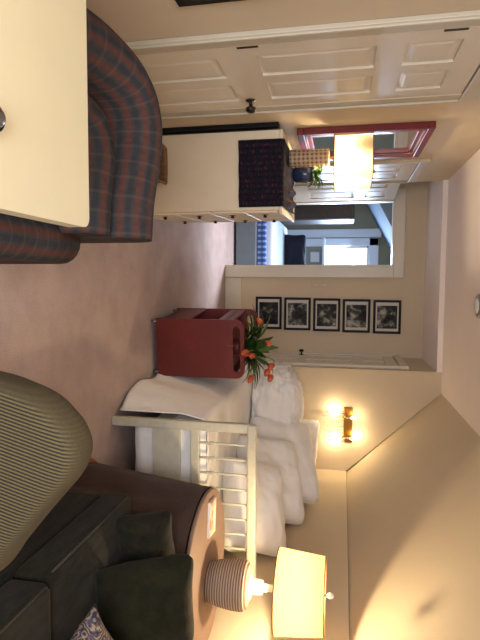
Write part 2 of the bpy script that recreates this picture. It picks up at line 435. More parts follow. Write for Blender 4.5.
struct(MB().box(0.86, XR, YS - 0.02, YS, 0, 0.20, 0.004), 'baseboard_right', M['trim'])
struct(MB().box(XL, XL + 0.02, 3.02, 4.37, 0, 0.20, 0.004), 'baseboard_left', M['trim'])
# doorway casing
cs = MB()
cs.box(-0.21, -0.075, YF - 0.035, YF, 0, 2.0, 0.006); cs.box(-1.09, -0.97, YF - 0.035, YF, 0, 2.0, 0.006); cs.box(-1.09, -0.075, YF - 0.035, YF, 2.0, 2.115, 0.006)
cs.box(-0.225, -0.205, YF - 0.03, YF + 0.11, 0, 2.0); cs.box(-0.975, -0.955, YF - 0.03, YF + 0.11, 0, 2.0); cs.box(-0.96, -0.22, YF - 0.03, YF + 0.11, 1.98, 2.0)
struct(cs, 'trim_1', M['trim'])
# near wall behind the camera with its window opening
nw = MB(); nw.box(-1.1, -0.7, YN - 0.1, YN, 0, ZC); nw.box(0.7, XR + 0.12, YN - 0.1, YN, 0, ZC); nw.box(-0.7, 0.7, YN - 0.1, YN, 0, 0.8); nw.box(-0.7, 0.7, YN - 0.1, YN, 2.1, ZC)
struct(nw, 'wall_near', M['wall'])
wf = MB()
for x in (-0.70, -0.02, 0.66): wf.box(x, x + 0.04, YN - 0.07, YN - 0.03, 0.8, 2.1)
for z in (0.8, 1.43, 2.06): wf.box(-0.7, 0.7, YN - 0.07, YN - 0.03, z, z + 0.04)
w2 = struct(wf, 'window_2', M['bluewhite'])

def door_leaf(w, h, th, arch=False):
    # local: x 0..w, y 0 = face, +y back, z 0..h
    mb = MB(); b = 0.012
    mb.box(0, w, b, th, 0, h)
    st = 0.105 * w / 0.76; xs = [0, st, (w - st * 0.9) / 2, (w + st * 0.9) / 2, w - st, w]
    rows = [(0.22, 0.86), (1.03, h - 0.46), (h - 0.34, h - 0.12)]
    for x0, x1 in ((xs[0], xs[1]), (xs[2], xs[3]), (xs[4], xs[5])): mb.box(x0, x1, 0, b, 0, h)
    zz = [0] + [q for r in rows for q in r] + [h]
    for k in range(0, len(zz), 2):
        for x0, x1 in ((xs[1], xs[2]), (xs[3], xs[4])): mb.box(x0, x1, 0, b, zz[k], zz[k + 1])
    for z0, z1 in rows:
        for x0, x1 in ((xs[1], xs[2]), (xs[3], xs[4])):
            d = 0.035
            o = [(x0 + 0.012, z0 + 0.012), (x1 - 0.012, z0 + 0.012), (x1 - 0.012, z1 - 0.012), (x0 + 0.012, z1 - 0.012)]
            i_ = [(x0 + d, z0 + d), (x1 - d, z0 + d), (x1 - d, z1 - d), (x0 + d, z1 - d)]
            A = [mb.bm.verts.new((p[0], b - 0.0005, p[1])) for p in o]; B = [mb.bm.verts.new((p[0], 0.003, p[1])) for p in i_]
            for k in range(4): mb.bm.faces.new((A[k], A[(k + 1) % 4], B[(k + 1) % 4], B[k]))
            mb.bm.faces.new(B)
    bmesh.ops.recalc_face_normals(mb.bm, faces=mb.bm.faces[:])
    return mb
def knob_mb(c, d, r=0.027):   # knob axis along d ('x' +1/-1 or 'y')
    prof = [(0.028, 0.0), (0.028, 0.006), (0.010, 0.010), (0.010, 0.032), (r, 0.040), (r * 1.05, 0.052), (r * 0.7, 0.064), (0.0, 0.067)]
    mb = MB(); ax, sg = d[0], (1 if d[1] == '+' else -1)
    return mb.lathe([(r_, sg * h_) for r_, h_ in prof], c, 20, ax)

# door_1 on the left wall: y 2.16..2.90, x face -1+0.0
def wall_door(n, y0, y1, top, label_knob=True, cas=0.09):
    mb = door_leaf(y1 - y0, top, 0.03)
    # map local x->y, local y-> -x (face to +x)
    mb.move(Matrix(((0, -1, 0, XL + 0.018), (1, 0, 0, y0), (0, 0, 1, 0.008), (0, 0, 0, 1))))
    d = struct(mb, 'door_%d' % n, M['door'])
    c = MB(); x0, x1 = XL, XL + 0.021
    c.box(x0, x1, y0 - cas, y0 - 0.006, 0, top + 0.014, 0.005); c.box(x0, x1, y1 + 0.006, y1 + cas, 0, top + 0.014, 0.005); c.box(x0, x1 + 0.004, y0 - cas, y1 + cas, top + 0.016, top + cas + 0.016, 0.005)
    c.box(x1, x1 + 0.012, y0 - cas, y0 - cas + 0.02, 0, top + 0.01, 0.004); c.box(x1, x1 + 0.012, y1 + cas - 0.02, y1 + cas, 0, top + 0.01, 0.004)
    struct(c, 'trim_%d' % (n + 1), M['casing'])
    return d
d1 = wall_door(1, 2.17, 2.90, 2.0)
knob_mb((XL + 0.018, 2.80, 0.925), 'x+').build('door_knob', M['iron'], d1)
for z in (0.98, 1.80):
    MB().box(XL + 0.018, XL + 0.021, 2.176, 2.188, z - 0.005, z + 0.085).build('hinge', M['iron'], d1)
d2 = wall_door(2, 4.46, 5.16, 2.0, cas=0.08)
# door_3: the open leaf at the doorway, standing ajar along the alcove left side
mb = door_leaf(0.80, 1.98, 0.035)
ax = Vector((-0.985, 6.205)); ay = Vector((-1.085, 5.43)); dd = (ay - ax).normalized()
mb.move(Matrix(((dd.x, dd.y, 0, ax.x + 0.02), (dd.y, -dd.x, 0, ax.y), (0, 0, 1, 0.008), (0, 0, 0, 1))))
bmesh.ops.recalc_face_normals(mb.bm, faces=mb.bm.faces[:])
d3 = struct(mb, 'door_3', M['door'])
# door_4 in the right wall of the alcove
mb = door_leaf(0.74, 2.0, 0.03)
mb.move(Matrix(((0, 1, 0, 0.842), (1, 0, 0, 5.47), (0, 0, 1, 0.008), (0, 0, 0, 1))))
bmesh.ops.recalc_face_normals(mb.bm, faces=mb.bm.faces[:])
d4 = struct(mb, 'door_4', M['door'])
knob_mb((0.842, 6.12, 0.96), 'x-').build('door_knob', M['iron'], d4)
c = MB(); x0, x1 = 0.83, 0.86
c.box(x0, x1, 5.405, 5.465, 0, 2.02, 0.005); c.box(x0, x1, 6.216, 6.246, 0, 2.02, 0.005); c.box(x0 - 0.004, x1, 5.405, 6.246, 2.02, 2.10, 0.005)
struct(c, 'trim_5', M['trim'])

# ------------------------------------------------------------------ the bedroom beyond the doorway
struct(MB().box(-2.6, 2.4, 9.30, 9.4, 0, 1.10).box(-2.6, -0.66, 9.30, 9.4, 1.10, 2.5).box(0.1, 2.4, 9.30, 9.4, 1.10, 2.5).box(-0.66, 0.1, 9.30, 9.4, 1.86, 2.5), 'wall_bedroom_far', M['olivewall'])
struct(MB().box(-2.7, -2.6, 6.35, 9.4, 0, 2.5), 'wall_bedroom_left', M['olivewall'])
struct(MB().box(2.4, 2.5, 6.35, 9.4, 0, 2.5), 'wall_bedroom_right', M['olivewall'])
struct(MB().box(-2.6, -1.42, 6.25, 6.35, 0, 2.5).box(0.96, 2.4, 6.25, 6.35, 0, 2.5), 'wall_bedroom_near', M['olivewall'])
struct(MB().box(-2.6, 2.4, 6.35, 9.4, 2.5, 2.6), 'ceiling_bedroom', M['ceil'])
struct(MB().prism([(-2.6, 1.15), (-0.2, 2.42), (-0.2, 2.5), (-2.6, 2.5)], 1, 7.7, 9.3), 'ceiling_bedroom_slope', M['slate'])
wf = MB()
wf.box(-0.80, -0.66, 9.24, 9.30, 0.40, 2.02, 0.01).box(-0.96, -0.81, 9.26, 9.30, 0.40, 2.06, 0.01).box(0.1, 0.24, 9.24, 9.30, 0.40, 2.02, 0.01).box(-0.80, 0.24, 9.24, 9.30, 1.86, 2.02, 0.01).box(-0.82, 0.26, 9.22, 9.30, 1.06, 1.11, 0.01)
wf.box(-0.66, 0.1, 9.31, 9.34, 1.83, 1.86).box(-0.66, -0.63, 9.31, 9.34, 1.10, 1.86).box(0.07, 0.1, 9.31, 9.34, 1.10, 1.86)
w1 = struct(wf, 'window_1', M['bluewhite'])
MB().box(-0.65, 0.09, 9.322, 9.326, 1.11, 1.85).build('pane', M['glass'], w1)
sf = MB()
for x0, x1, y0, y1 in ((-0.80, -0.76, 6.46, 6.82), (-0.48, -0.44, 6.46, 6.82), (-0.76, -0.48, 6.46, 6.50), (-0.76, -0.48, 6.78, 6.82)): sf.box(x0, x1, y0, y1, 2.46, 2.50)
w3 = struct(sf, 'added_skylight', M['bluewhite'])  # added skylight frame, out of view, built around the fill lamp
MB().box(-0.76, -0.48, 6.50, 6.78, 2.48, 2.485).build('pane', M['glass'], w3)  # pane of the added skylight, out of view
bb = thing('bed', 'bed with blue and white bedding seen through the doorway', 'bed', (-0.45, 7.4, 0))
MB().box(-0.95, 0.35, 6.72, 6.77, 0.03, 0.30, 0.01).build('footboard', M['greywood'], bb)
MB().box(-0.93, 0.33, 6.77, 8.55, 0.12, 0.32, 0.01).build('frame', M['bluewhite'], bb)
for x in (-0.92, 0.28):
    for y in (6.73, 8.48): MB().box(x, x + 0.05, y, y + 0.05, 0.0, 0.12).build('leg', M['greywood'], bb)
MB().box(-0.92, 0.32, 6.78, 8.54, 0.32, 0.52, 0.05, 4).smooth().build('mattress', M['bluesheet'], bb)
q = MB().box(-0.94, 0.34, 6.74, 7.10, 0.31, 0.43, 0.02, 3)
o = q.build('folded_quilt', M['bluequilt']); tag(o, 'blue and white checked quilt folded on the foot of the bed beyond the doorway', 'quilt')
o = place(pillow_mb(0.75, 0.42, 0.18, 31), (-0.42, 8.2, 0.66), 60, 0, 0).build('pillow', M['navy']); tag(o, 'dark navy pillow standing on the bed beyond the doorway', 'pillow')
o = thing('wardrobe', 'dark wooden wardrobe in the room beyond the doorway, behind the white dresser', 'wardrobe', (-1.34, 8.3, 0))
MB().box(-1.75, -0.97, 8.0, 8.6, 0.0, 1.58, 0.01).build('body', M['darkwood'], o)
for x in (-1.74, -1.355): MB().box(x, x + 0.375, 7.98, 8.0, 0.08, 1.52, 0.006).build('door', M['darkwood'], o)
o = thing('framed_picture', 'small pale framed picture under the bright window of the far bedroom', 'picture', (-0.47, 9.30, 0.93))
MB().box(-0.585, -0.365, 9.275, 9.298, 0.83, 1.03, 0.004).build('frame', M['greywood'], o)
MB().box(-0.56, -0.39, 9.27, 9.275, 0.855, 1.005).build('print', M['mat'], o)

# ------------------------------------------------------------------ foreground cream table
ct = thing('table', 'cream painted table with rounded corners in the near corner by the plaid armchair', 'table', (-0.45, 0.72, 0))
MB().prism(rounded(-0.82, -0.115, 0.42, 1.02, 0.022), 2, 0.865, 0.90).build('tabletop', M['cream'], ct)
MB().box(-0.78, -0.155, 0.46, 0.98, 0.78, 0.865, 0.004).build('apron', M['cream'], ct)
for x in (-0.77, -0.205):
    for y in (0.47, 0.93): MB().box(x, x + 0.04, y, y + 0.04, 0, 0.78, 0.004).build('leg', M['cream'], ct)
bt = thing('tin', 'small round black tin with a grey lid on the cream table', 'tin', (-0.245, 0.700, 0.90))
MB().lathe([(0.019, 0.90), (0.021, 0.903), (0.021, 0.918), (0.019, 0.92)], (-0.245, 0.700, 0), 28).build('body', M['black'], bt)
MB().lathe([(0.014, 0.92), (0.015, 0.922), (0.012, 0.926), (0.004, 0.927)], (-0.245, 0.700, 0), 28).build('lid', M['steel'], bt)

# ------------------------------------------------------------------ plaid armchair
pc = thing('armchair', 'plaid blue grey and red armchair with a wraparound back beside the white door', 'armchair', (-0.5, 1.4, 0))
def roundprof(w, z0, z1, r=None, n=10):
    r = w / 2
    pts = [(-w / 2, z0)]
    pts = [(w / 2, z0)] + [(r * math.cos(PI * k / n), z1 - r + r * math.sin(PI * k / n)) for k in range(n + 1)] + [(-w / 2, z0)]
    out = []
    for i, p in enumerate(pts):   # add some subdivisions along the straight sides
        out.append(p)
    return out
def catmull(pts, n=8):
    out = []; P_ = [pts[0]] + list(pts) + [pts[-1]]
    for i in range(1, len(P_) - 2):
        for k in range(n):
            t_ = k / n; q = []
            for d in range(len(pts[0])):
                a, b, c_, e = P_[i - 1][d], P_[i][d], P_[i + 1][d], P_[i + 2][d]
                q.append(0.5 * ((2 * b) + (-a + c_) * t_ + (2 * a - 5 * b + 4 * c_ - e) * t_ ** 2 + (-a + 3 * b - 3 * c_ + e) * t_ ** 3))
            out.append(tuple(q))
    out.append(tuple(pts[-1])); return out
path = catmull([(-0.150, 1.725, 0.955, 1), (-0.28, 1.728, 0.965, 1), (-0.42, 1.745, 0.985, 1), (-0.55, 1.735, 1.0, 1), (-0.655, 1.675, 0.985, 1), (-0.715, 1.56, 0.93, 1), (-0.738, 1.40, 0.85, 1), (-0.742, 1.22, 0.76, 1), (-0.742, 1.07, 0.70, 1)], 6)
MB().sweep(path, roundprof(0.20, 0.12, 0.80), (1, 1)).build('backrest', M['plaid'], pc)
path2 = catmull([(-0.155, 1.575, 0.965, 1), (-0.30, 1.578, 0.98, 1), (-0.40, 1.585, 0.99, 1), (-0.49, 1.570, 0.98, 1), (-0.54, 1.525, 0.95, 0.9), (-0.56, 1.46, 0.9, 0.7)], 6)
MB().sweep(path2, roundprof(0.14, 0.40, 0.70), (1, 1)).build('back_cushion', M['plaid'], pc)
MB().box(-0.72, -0.20, 1.06, 1.60, 0.30, 0.475, 0.05, 5).boxuv(1).smooth().build('seat_cushion', M['plaid'], pc)
MB().sweep([(-0.135, 1.06), (-0.135, 1.25), (-0.135, 1.45), (-0.135, 1.62)], roundprof(0.145, 0.10, 0.555), (1, 1)).build('arm', M['plaid'], pc)
MB().box(-0.77, -0.066, 1.08, 1.62, 0.10, 0.30, 0.02, 3).boxuv(1).build('seat_base', M['plaid'], pc)
for x in (-0.74, -0.14):
    for y in (1.10, 1.55): MB().box(x, x + 0.045, y, y + 0.045, 0.0, 0.10, 0.004).build('leg', M['darkwood'], pc)

# basket behind it
bk = thing('basket', 'brown wicker basket on the carpet between plaid armchair and white dresser', 'basket', (-0.73, 3.1, 0))
mb = MB()
def bsk(u, v_):
    a = 2 * PI * u; k = 1 / max(abs(math.cos(a)), abs(math.sin(a))) ** 0.8; s_ = 0.088 + 0.016 * v_
    return Vector((-0.745 + s_ * 1.12 * k * math.cos(a), 3.10 + s_ * k * math.sin(a), 0.0 + 0.305 * v_))
mb.grid(bsk, 48, 12, 0.010, True)
mb.build('body', M['wicker'], bk)
MB().tube([bsk(k / 48, 1) for k in range(48)], 0.009, 6, True).build('rim', M['gold'], bk)
MB().box(-0.84, -0.65, 3.02, 3.18, 0.012, 0.022).build('bottom', M['wicker'], bk)

# ------------------------------------------------------------------ white dresser
A = math.radians(2.7); DX, DY = -0.447, 3.30      # near right corner
dm = Matrix.Translation((DX, DY, 0)) @ Matrix.Rotation(A, 4, 'Z')   # local: x -W..0, y 0..L
W_, L_, H_ = 0.515, 0.80, 1.045
dr = thing('dresser', 'white dresser with dark knobs and a throw over its top', 'dresser', (DX, DY, 0))
MB().box(-W_, -0.02, 0, L_, 0.06, H_ - 0.022, 0.004).move(dm).build('body', M['dresser'], dr)
MB().box(-W_, 0.006, -0.008, L_ + 0.008, H_ - 0.022, H_, 0.006).move(dm).build('top', M['dresser'], dr)
MB().box(-W_ + 0.01, -0.035, 0.015, L_ - 0.015, 0.0, 0.06).move(dm).build('plinth', M['dresser'], dr)
zs = [(0.08, 0.325), (0.331, 0.568), (0.574, 0.793), (0.799, 1.016)]
for z0, z1 in zs:
    dw = MB().box(-0.02, -0.006, 0.012, L_ - 0.012, z0, z1, 0.006).move(dm).build('drawer', M['dresser'], dr)
    for y in (0.17, L_ - 0.17):
        k = MB().lathe([(0.022, 0), (0.022, 0.002), (0.008, 0.004), (0.008, 0.008), (0.015, 0.012), (0.013, 0.018), (0.0, 0.020)], (-0.006, y, (z0 + z1) / 2), 16, 'x').move(dm).build('knob', M['iron'])
        k.parent = dw; k.matrix_parent_inverse = Matrix.Translation(-Vector((DX, DY, 0))) @ Matrix.Translation(Vector((DX, DY, 0)))
o = MB().box(-0.999, -0.974, 3.245, 3.30, 0.0, 1.02, 0.002).build('gap_shadow', M['black']); tag(o, 'dark strip standing in for the shadow in the gap between the white dresser and the wall', 'gap_shadow')  # black strip added to give the gap its shadow
# throw over the dresser
random.seed(3)
def cloth(u, v_):
    x = -0.455 + 0.415 * u
    s_ = v_ * 0.88
    f_ = 0.006 * noise.noise(Vector((x * 18, s_ * 5, 1.0)))
    if s_ < 0.28: y, z = -0.022 - 0.006 * math.sin(x * 40) * (1 - s_ / 0.28), H_ - 0.28 + s_
    else:
        y = s_ - 0.28 - 0.014; k = min(1, max(0, (y - 0.03) / 0.15)) * min(1, max(0, (u - 0.35) / 0.3))
        z = H_ + 0.008 + max(0, f_) * 1.0 + k * 0.012 * (1 + math.sin(x * 75 + y * 6))
    return Vector((x, y, z))
mb = MB().grid(cloth, 60, 60, 0.004); mb.move(dm)
o = mb.build('throw', M['throw']); tag(o, 'dark navy and red plaid throw draped over the white dresser top', 'throw')

# lamp on dresser
LX, LY = -0.812, 3.53
zt = H_ + 0.02
dl = thing('table_lamp', 'lit lamp with boxy cream shade and woven tan base on the dresser', 'lamp', (LX, LY, zt))
MB().lathe([(0.056, zt), (0.058, zt + 0.005), (0.056, 1.32), (0.050, 1.325), (0.01, 1.326)], (LX - 0.025, LY, 0), 32, uvs=0.36).build('base', M['weave'], dl)
MB().tube([(LX - 0.025, LY, 1.325), (LX - 0.025, LY, 1.46)], 0.008).build('stem', M['brass'], dl)
Bc = [(-0.958, 3.46), (-0.690, 3.40), (-0.655, 3.75), (-0.925, 3.81)]
cx = sum(p[0] for p in Bc) / 4; cy = sum(p[1] for p in Bc) / 4
def sh(u, v_):
    i = u * 4; k = int(i) % 4; f_ = i - int(i); a = Vector(Bc[k]); b = Vector(Bc[(k + 1) % 4]); p = a.lerp(b, f_)
    s_ = 1.0 - 0.04 * v_
    return Vector((cx + (p.x - cx) * s_, cy + (p.y - cy) * s_, 1.358 + 0.245 * v_))
mb = MB().grid(sh, 40, 4, 0.0, True)
for f in mb.bm.faces: f.smooth = False
o = mb.build('lamp_shade', M['shade2'], dl)
for z in (0, 1):
    MB().tube([sh(k / 40, z) for k in range(40)], 0.004, 6, True).build('shade_rim', M['gold'], dl)
MB().lathe([(0.0, 1.455), (0.018, 1.46), (0.028, 1.49), (0.02, 1.52), (0.0, 1.525)], (LX - 0.025, LY, 0), 20).build('bulb', M['bulb'], dl)
# blue pot plant
PX, PY = -0.775, 3.74
pp = thing('potted_plant', 'small green plant in a dark blue pot behind the dresser lamp', 'plant', (PX, PY, H_ + 0.03))
MB().lathe([(0.04, H_ + 0.022), (0.056, H_ + 0.04), (0.06, 1.16), (0.052, 1.20), (0.044, 1.20), (0.044, 1.16)], (PX, PY, 0), 28).build('pot', M['bluepot'], pp)
def leaf_blade(mb, p0, d, L, w, droop, n=8):
    d = Vector(d).normalized(); side = d.cross(Vector((0, 0, 1)))
    if side.length < 0.05: side = Vector((1, 0, 0))
    side.normalize(); prev = None
    p = Vector(p0)
    for i in range(n + 1):
        t_ = i / n; ww = w * math.sin(PI * min(0.98, 0.12 + t_ * 0.88)) ** 0.8 + 0.0006
        a = mb.bm.verts.new(p - side * ww); c_ = mb.bm.verts.new(p - Vector((0, 0, ww * 0.35))); b = mb.bm.verts.new(p + side * ww)
        if prev:
            for q0, q1, r0, r1 in ((prev[0], prev[1], a, c_), (prev[1], prev[2], c_, b)):
                mb.bm.faces.new((q0, q1, r1, r0)).smooth = True
        prev = (a, c_, b)
        p = p + d * (L / n); d = (d + Vector((0, 0, -droop / n))).normalized()
    return p
random.seed(11)
mb = MB()
for k in range(46):
    a = random.uniform(0, 2 * PI); leaf_blade(mb, (PX + 0.02 * math.cos(a), PY + 0.02 * math.sin(a), 1.19 + random.uniform(0, 0.05)), (math.cos(a), math.sin(a), random.uniform(0.4, 1.8)), random.uniform(0.06, 0.12), 0.016, 1.9, 5)
mb.build('foliage', M['leaf'], pp)

# mirror with red frame
mi = thing('mirror', 'mirror in a red stepped frame on the wall above the dresser', 'mirror', (XL, 3.76, 1.5))
def frame_mb(y0, y1, z0, z1, w, x0, x1, bev=0.004):
    mb = MB(); mb.box(x0, x1, y0, y1, z0, z0 + w, bev); mb.box(x0, x1, y0, y1, z1 - w, z1, bev)
    mb.box(x0, x1, y0, y0 + w, z0 + w, z1 - w, bev); mb.box(x0, x1, y1 - w, y1, z0 + w, z1 - w, bev); return mb
y0, y1, z0, z1 = 3.40, 4.14, 1.12, 1.97
frame_mb(y0, y1, z0, z1, 0.045, XL, XL + 0.045).build('frame', M['redframe'], mi)
frame_mb(y0 + 0.045, y1 - 0.045, z0 + 0.045, z1 - 0.045, 0.012, XL, XL + 0.03, 0.002).build('inner_bead', M['bead'], mi)
frame_mb(y0 + 0.057, y1 - 0.057, z0 + 0.057, z1 - 0.057, 0.03, XL, XL + 0.025).build('inner_frame', M['redframe'], mi)
MB().box(XL + 0.004, XL + 0.012, y0 + 0.08, y1 - 0.08, z0 + 0.08, z1 - 0.08).build('glass', M['mirror'], mi)

# dark picture on the left wall, near the camera
fp = thing('framed_picture', 'dark framed picture high on the wall beside the near white door', 'picture', (XL, 1.6, 1.2))
MB().box(XL, XL + 0.018, 1.12, 1.835, 0.835, 1.5, 0.004).build('frame', M['black'], fp)
MB().box(XL + 0.018, XL + 0.020, 1.16, 1.81, 0.86, 1.46).build('print', photo(9, rgb(16, 20, 16), rgb(120, 48, 36), 10), fp)

# ------------------------------------------------------------------ five pictures and switch on far wall
dz = [(0.385, 0.705), (0.735, 1.055), (1.085, 1.405), (1.432, 1.752), (1.785, 2.10)]
where = ['lowest of the five stacked photographs, partly behind the tulips', 'second lowest of the five stacked photographs, above the one behind tulips', 'middle one of the five stacked photographs on the far wall', 'second from the top of the five stacked photographs on the far wall', 'topmost of the five stacked photographs on the far wall']
for i, (z0, z1) in enumerate(dz):
    xo = 0.16 + 0.006 * i; w = 0.395
    p = thing('framed_photograph', 'black framed photograph, ' + where[i], 'picture', (xo + w / 2, YF, (z0 + z1) / 2), 'stacked photographs on the far wall')
    b = 0.028; mb = MB(); Y0, Y1 = YF - 0.024, YF
    mb.box(xo, xo + w, Y0, Y1, z0, z0 + b, 0.003); mb.box(xo, xo + w, Y0, Y1, z1 - b, z1, 0.003); mb.box(xo, xo + b, Y0, Y1, z0 + b, z1 - b, 0.003); mb.box(xo + w - b, xo + w, Y0, Y1, z0 + b, z1 - b, 0.003)
    mb.build('frame', M['black'], p)
    MB().box(xo + b, xo + w - b, YF - 0.014, YF - 0.002, z0 + b, z1 - b).build('mount', M['mat'], p)
    MB().box(xo + 0.066, xo + w - 0.060, YF - 0.016, YF - 0.014, z0 + 0.044, z1 - 0.044).build('print', photo(i, rgb(18, 18, 18), rgb(176, 170, 156), 14), p)
sw = thing('light_switch', 'cream light switch plate on the far wall beside the doorway casing', 'switch', (0.02, YF, 1.17))
MB().box(-0.025, 0.045, YF - 0.008, YF, 1.06, 1.28, 0.003).build('plate', M['wall'], sw)
for z in (1.10, 1.20): MB().box(0.0, 0.018, YF - 0.020, YF - 0.008, z, z + 0.03, 0.002).build('toggle', M['trim'], sw)

# ------------------------------------------------------------------ red trolley
rc_m = Matrix.Translation((0.4915, 3.72, 0)) @ Matrix.Rotation(math.radians(6), 4, 'Z') @ Matrix.Translation((-0.4915, -3.72, 0))
rc = thing('trolley', 'red painted wooden trolley with slotted end handles on casters', 'trolley', (0.5, 3.98, 0))
def end_panel(x0, x1, y0, y1, z0, z1):
    # outline with rounded top corners and a rounded slot near the top
    r = 0.065; n = 8
    out = [(x0, z0 + 0.01), (x1, z0 + 0.01)]
    for k in range(n + 1): a = PI / 2 * k / n; out.append((x1 - r + r * math.cos(a), z1 - r + r * math.sin(a)))
    for k in range(n + 1): a = PI / 2 + PI / 2 * k / n; out.append((x0 + r + r * math.cos(a), z1 - r + r * math.sin(a)))
    sx0, sx1, sz0, sz1 = x0 + 0.05, x1 - 0.05, z1 - 0.085, z1 - 0.032; rs = 0.026
    inn = rounded(sx0, sx1, sz0, sz1, rs, 6)
    bm = bmesh.new()
    def loop(pts): 
        vs = [bm.verts.new((p[0], y0, p[1])) for p in pts]; return [bm.edges.new((vs[i], vs[(i + 1) % len(vs)])) for i in range(len(vs))]
    e = loop(out) + loop(inn)
    bmesh.ops.triangle_fill(bm, edges=e, use_beauty=True)
    r_ = bmesh.ops.extrude_face_region(bm, geom=bm.faces[:])
    for v in r_['geom']:
        if isinstance(v, bmesh.types.BMVert): v.co.y = y1
    bmesh.ops.recalc_face_normals(bm, faces=bm.faces[:])
    mb = MB(); mb.bm.free(); mb.bm = bm; return mb
YA, YB = 3.72, 4.24
end_panel(0.268, 0.715, YA, YA + 0.022, 0.03, 0.722).move(rc_m).build('end_panel', M['red'], rc)
end_panel(0.268, 0.715, YB, YB + 0.022, 0.03, 0.735).move(rc_m).build('end_panel', M['red'], rc)
ly, hy = YA + 0.022, YB
MB().box(0.272, 0.711, ly, hy, 0.575, 0.59).move(rc_m).build('tray', M['redin'], rc)
for x in (0.272, 0.693): MB().box(x, x + 0.018, ly, hy, 0.52, 0.64, 0.002).move(rc_m).build('tray_rail', M['red'], rc)
MB().box(0.272, 0.711, ly, hy, 0.10, 0.115).move(rc_m).build('shelf', M['redin'], rc)
for x in (0.272, 0.693): MB().box(x, x + 0.018, ly, hy, 0.08, 0.30, 0.002).move(rc_m).build('shelf_rail', M['red'], rc)
MB().box(0.455, 0.467, YA - 0.004, YA, 0.60, 0.645).move(rc_m).build('keyhole_plate', M['brass'], rc)
for x in (0.29, 0.685):
    for y in (YA + 0.012, YB + 0.01):
        cst = MB().box(x - 0.007, x + 0.007, y - 0.009, y + 0.009, 0.035, 0.07).move(rc_m).build('caster', M['steel'], rc)
        wh = MB().lathe([(0.02, -0.009), (0.024, -0.006), (0.024, 0.006), (0.02, 0.009)], (x, y, 0.025), 16, 'x').move(rc_m).build('wheel', M['steel'])
        wh.parent = cst
        wh.matrix_parent_inverse = Matrix.Identity(4)

# tulips
TX, TY = 0.49, 3.88
tp = thing('tulip_bouquet', 'drooping orange tulips with green leaves in a small pot on the red trolley', 'flowers', (TX, TY, 0.59))
MB().lathe([(0.05, 0.59), (0.066, 0.61), (0.07, 0.655), (0.066, 0.665), (0.06, 0.665), (0.06, 0.63), (0.05, 0.61), (0.0, 0.605)], (TX, TY, 0), 28).build('pot', M['redin'], tp)
random.seed(5)
heads = [(0.25, -0.05, 0.93), (0.44, -0.02, 0.92), (0.50, -0.10, 0.845), (0.42, -0.13, 0.80), (0.60, -0.08, 0.88), (0.63, -0.05, 0.82), (0.68, -0.02, 0.93), (0.71, -0.09, 0.79), (0.50, 0.1, 0.90)]
heads = [(0.31, -0.06, 0.83), (0.45, -0.10, 0.905), (0.525, -0.16, 0.80), (0.50, -0.17, 0.755), (0.60, -0.08, 0.93), (0.64, -0.10, 0.90), (0.675, -0.12, 0.925), (0.685, -0.17, 0.79), (0.52, -0.12, 0.76)]
for hx, hy_, hz in heads:
    p0 = Vector((TX + random.uniform(-0.02, 0.02), TY + random.uniform(-0.02, 0.02), 0.65)); p2 = Vector((hx, TY + hy_, hz))
    top = Vector(((p0.x + p2.x * 1.4) / 2.4, (p0.y + p2.y) / 2, max(hz + 0.05, 0.86)))
    pts = [p0.lerp(top, q).lerp(top.lerp(p2, q), q) for q in [k / 8 for k in range(9)]]
    st = MB().tube(pts, 0.0032, 6).build('stem', M['stem'], tp)
    d = (pts[-1] - pts[-2]).normalized()
    mb = MB(); mb.lathe([(0.004, -0.002), (0.018, 0.007), (0.023, 0.025), (0.018, 0.048), (0.007, 0.062), (0.0, 0.063)], (0, 0, 0), 12)
    for v in mb.bm.verts:
        a = math.atan2(v.co.y, v.co.x); s_ = 1 + 0.12 * math.cos(3 * a); v.co.x *= s_; v.co.y *= s_
    mb.move(Matrix.Translation(p2) @ d.to_track_quat('Z', 'Y').to_matrix().to_4x4())
    mb.build('bloom', M['tulip'], tp)
for k in range(46):
    a = k / 46 * 2 * PI + random.uniform(-0.2, 0.2)
    mb = MB(); leaf_blade(mb, (TX + 0.02 * math.cos(a), TY + 0.02 * math.sin(a), 0.66), (math.cos(a) * 1.0, math.sin(a) * 0.8, random.uniform(0.7, 2.4)), random.uniform(0.24, 0.36), random.uniform(0.022, 0.034), random.uniform(0.9, 2.2), 10)
    mb.build('leaf', M['leafd'] if k % 3 else M['leaf'], tp)

# ------------------------------------------------------------------ sconce
sc_ = thing('wall_sconce', 'lit brass wall sconce with candle bulbs and crystal drops above the bed', 'sconce', (1.435, YS, 1.45))
MB().box(1.255, 1.62, YS - 0.018, YS, 1.462, 1.552, 0.006).build('backplate', M['brass'], sc_)
for x in (1.335, 1.545):
    a = MB().tube([(x, YS - 0.018, 1.50), (x, YS - 0.06, 1.46), (x, YS - 0.10, 1.45), (x, YS - 0.115, 1.475)], 0.006, 8)
    a.lathe([(0.004, 1.47), (0.022, 1.476), (0.024, 1.482), (0.008, 1.484)], (x, YS - 0.115, 0), 16)
    arm = a.build('arm', M['brass'], sc_)
    cn = MB().lathe([(0.009, 1.48), (0.009, 1.53), (0.0, 1.531)], (x, YS - 0.115, 0), 12).build('candle_tube', M['ceramic'], sc_)
    MB().lathe([(0.006, 1.531), (0.015, 1.545), (0.012, 1.565), (0.003, 1.585), (0.0, 1.587)], (x, YS - 0.115, 0), 12).build('bulb', M['bulb'], sc_)
for x in (1.29, 1.59):
    MB().lathe([(0.009, 1.475), (0.009, 1.435), (0.0, 1.434)], (x, YS - 0.075, 0), 12).build('candle_tube', M['ceramic'], sc_)
    MB().lathe([(0.0, 1.378), (0.003, 1.38), (0.012, 1.40), (0.015, 1.42), (0.006, 1.434)], (x, YS - 0.075, 0), 12).build('bulb', M['bulb'], sc_)
random.seed(2)
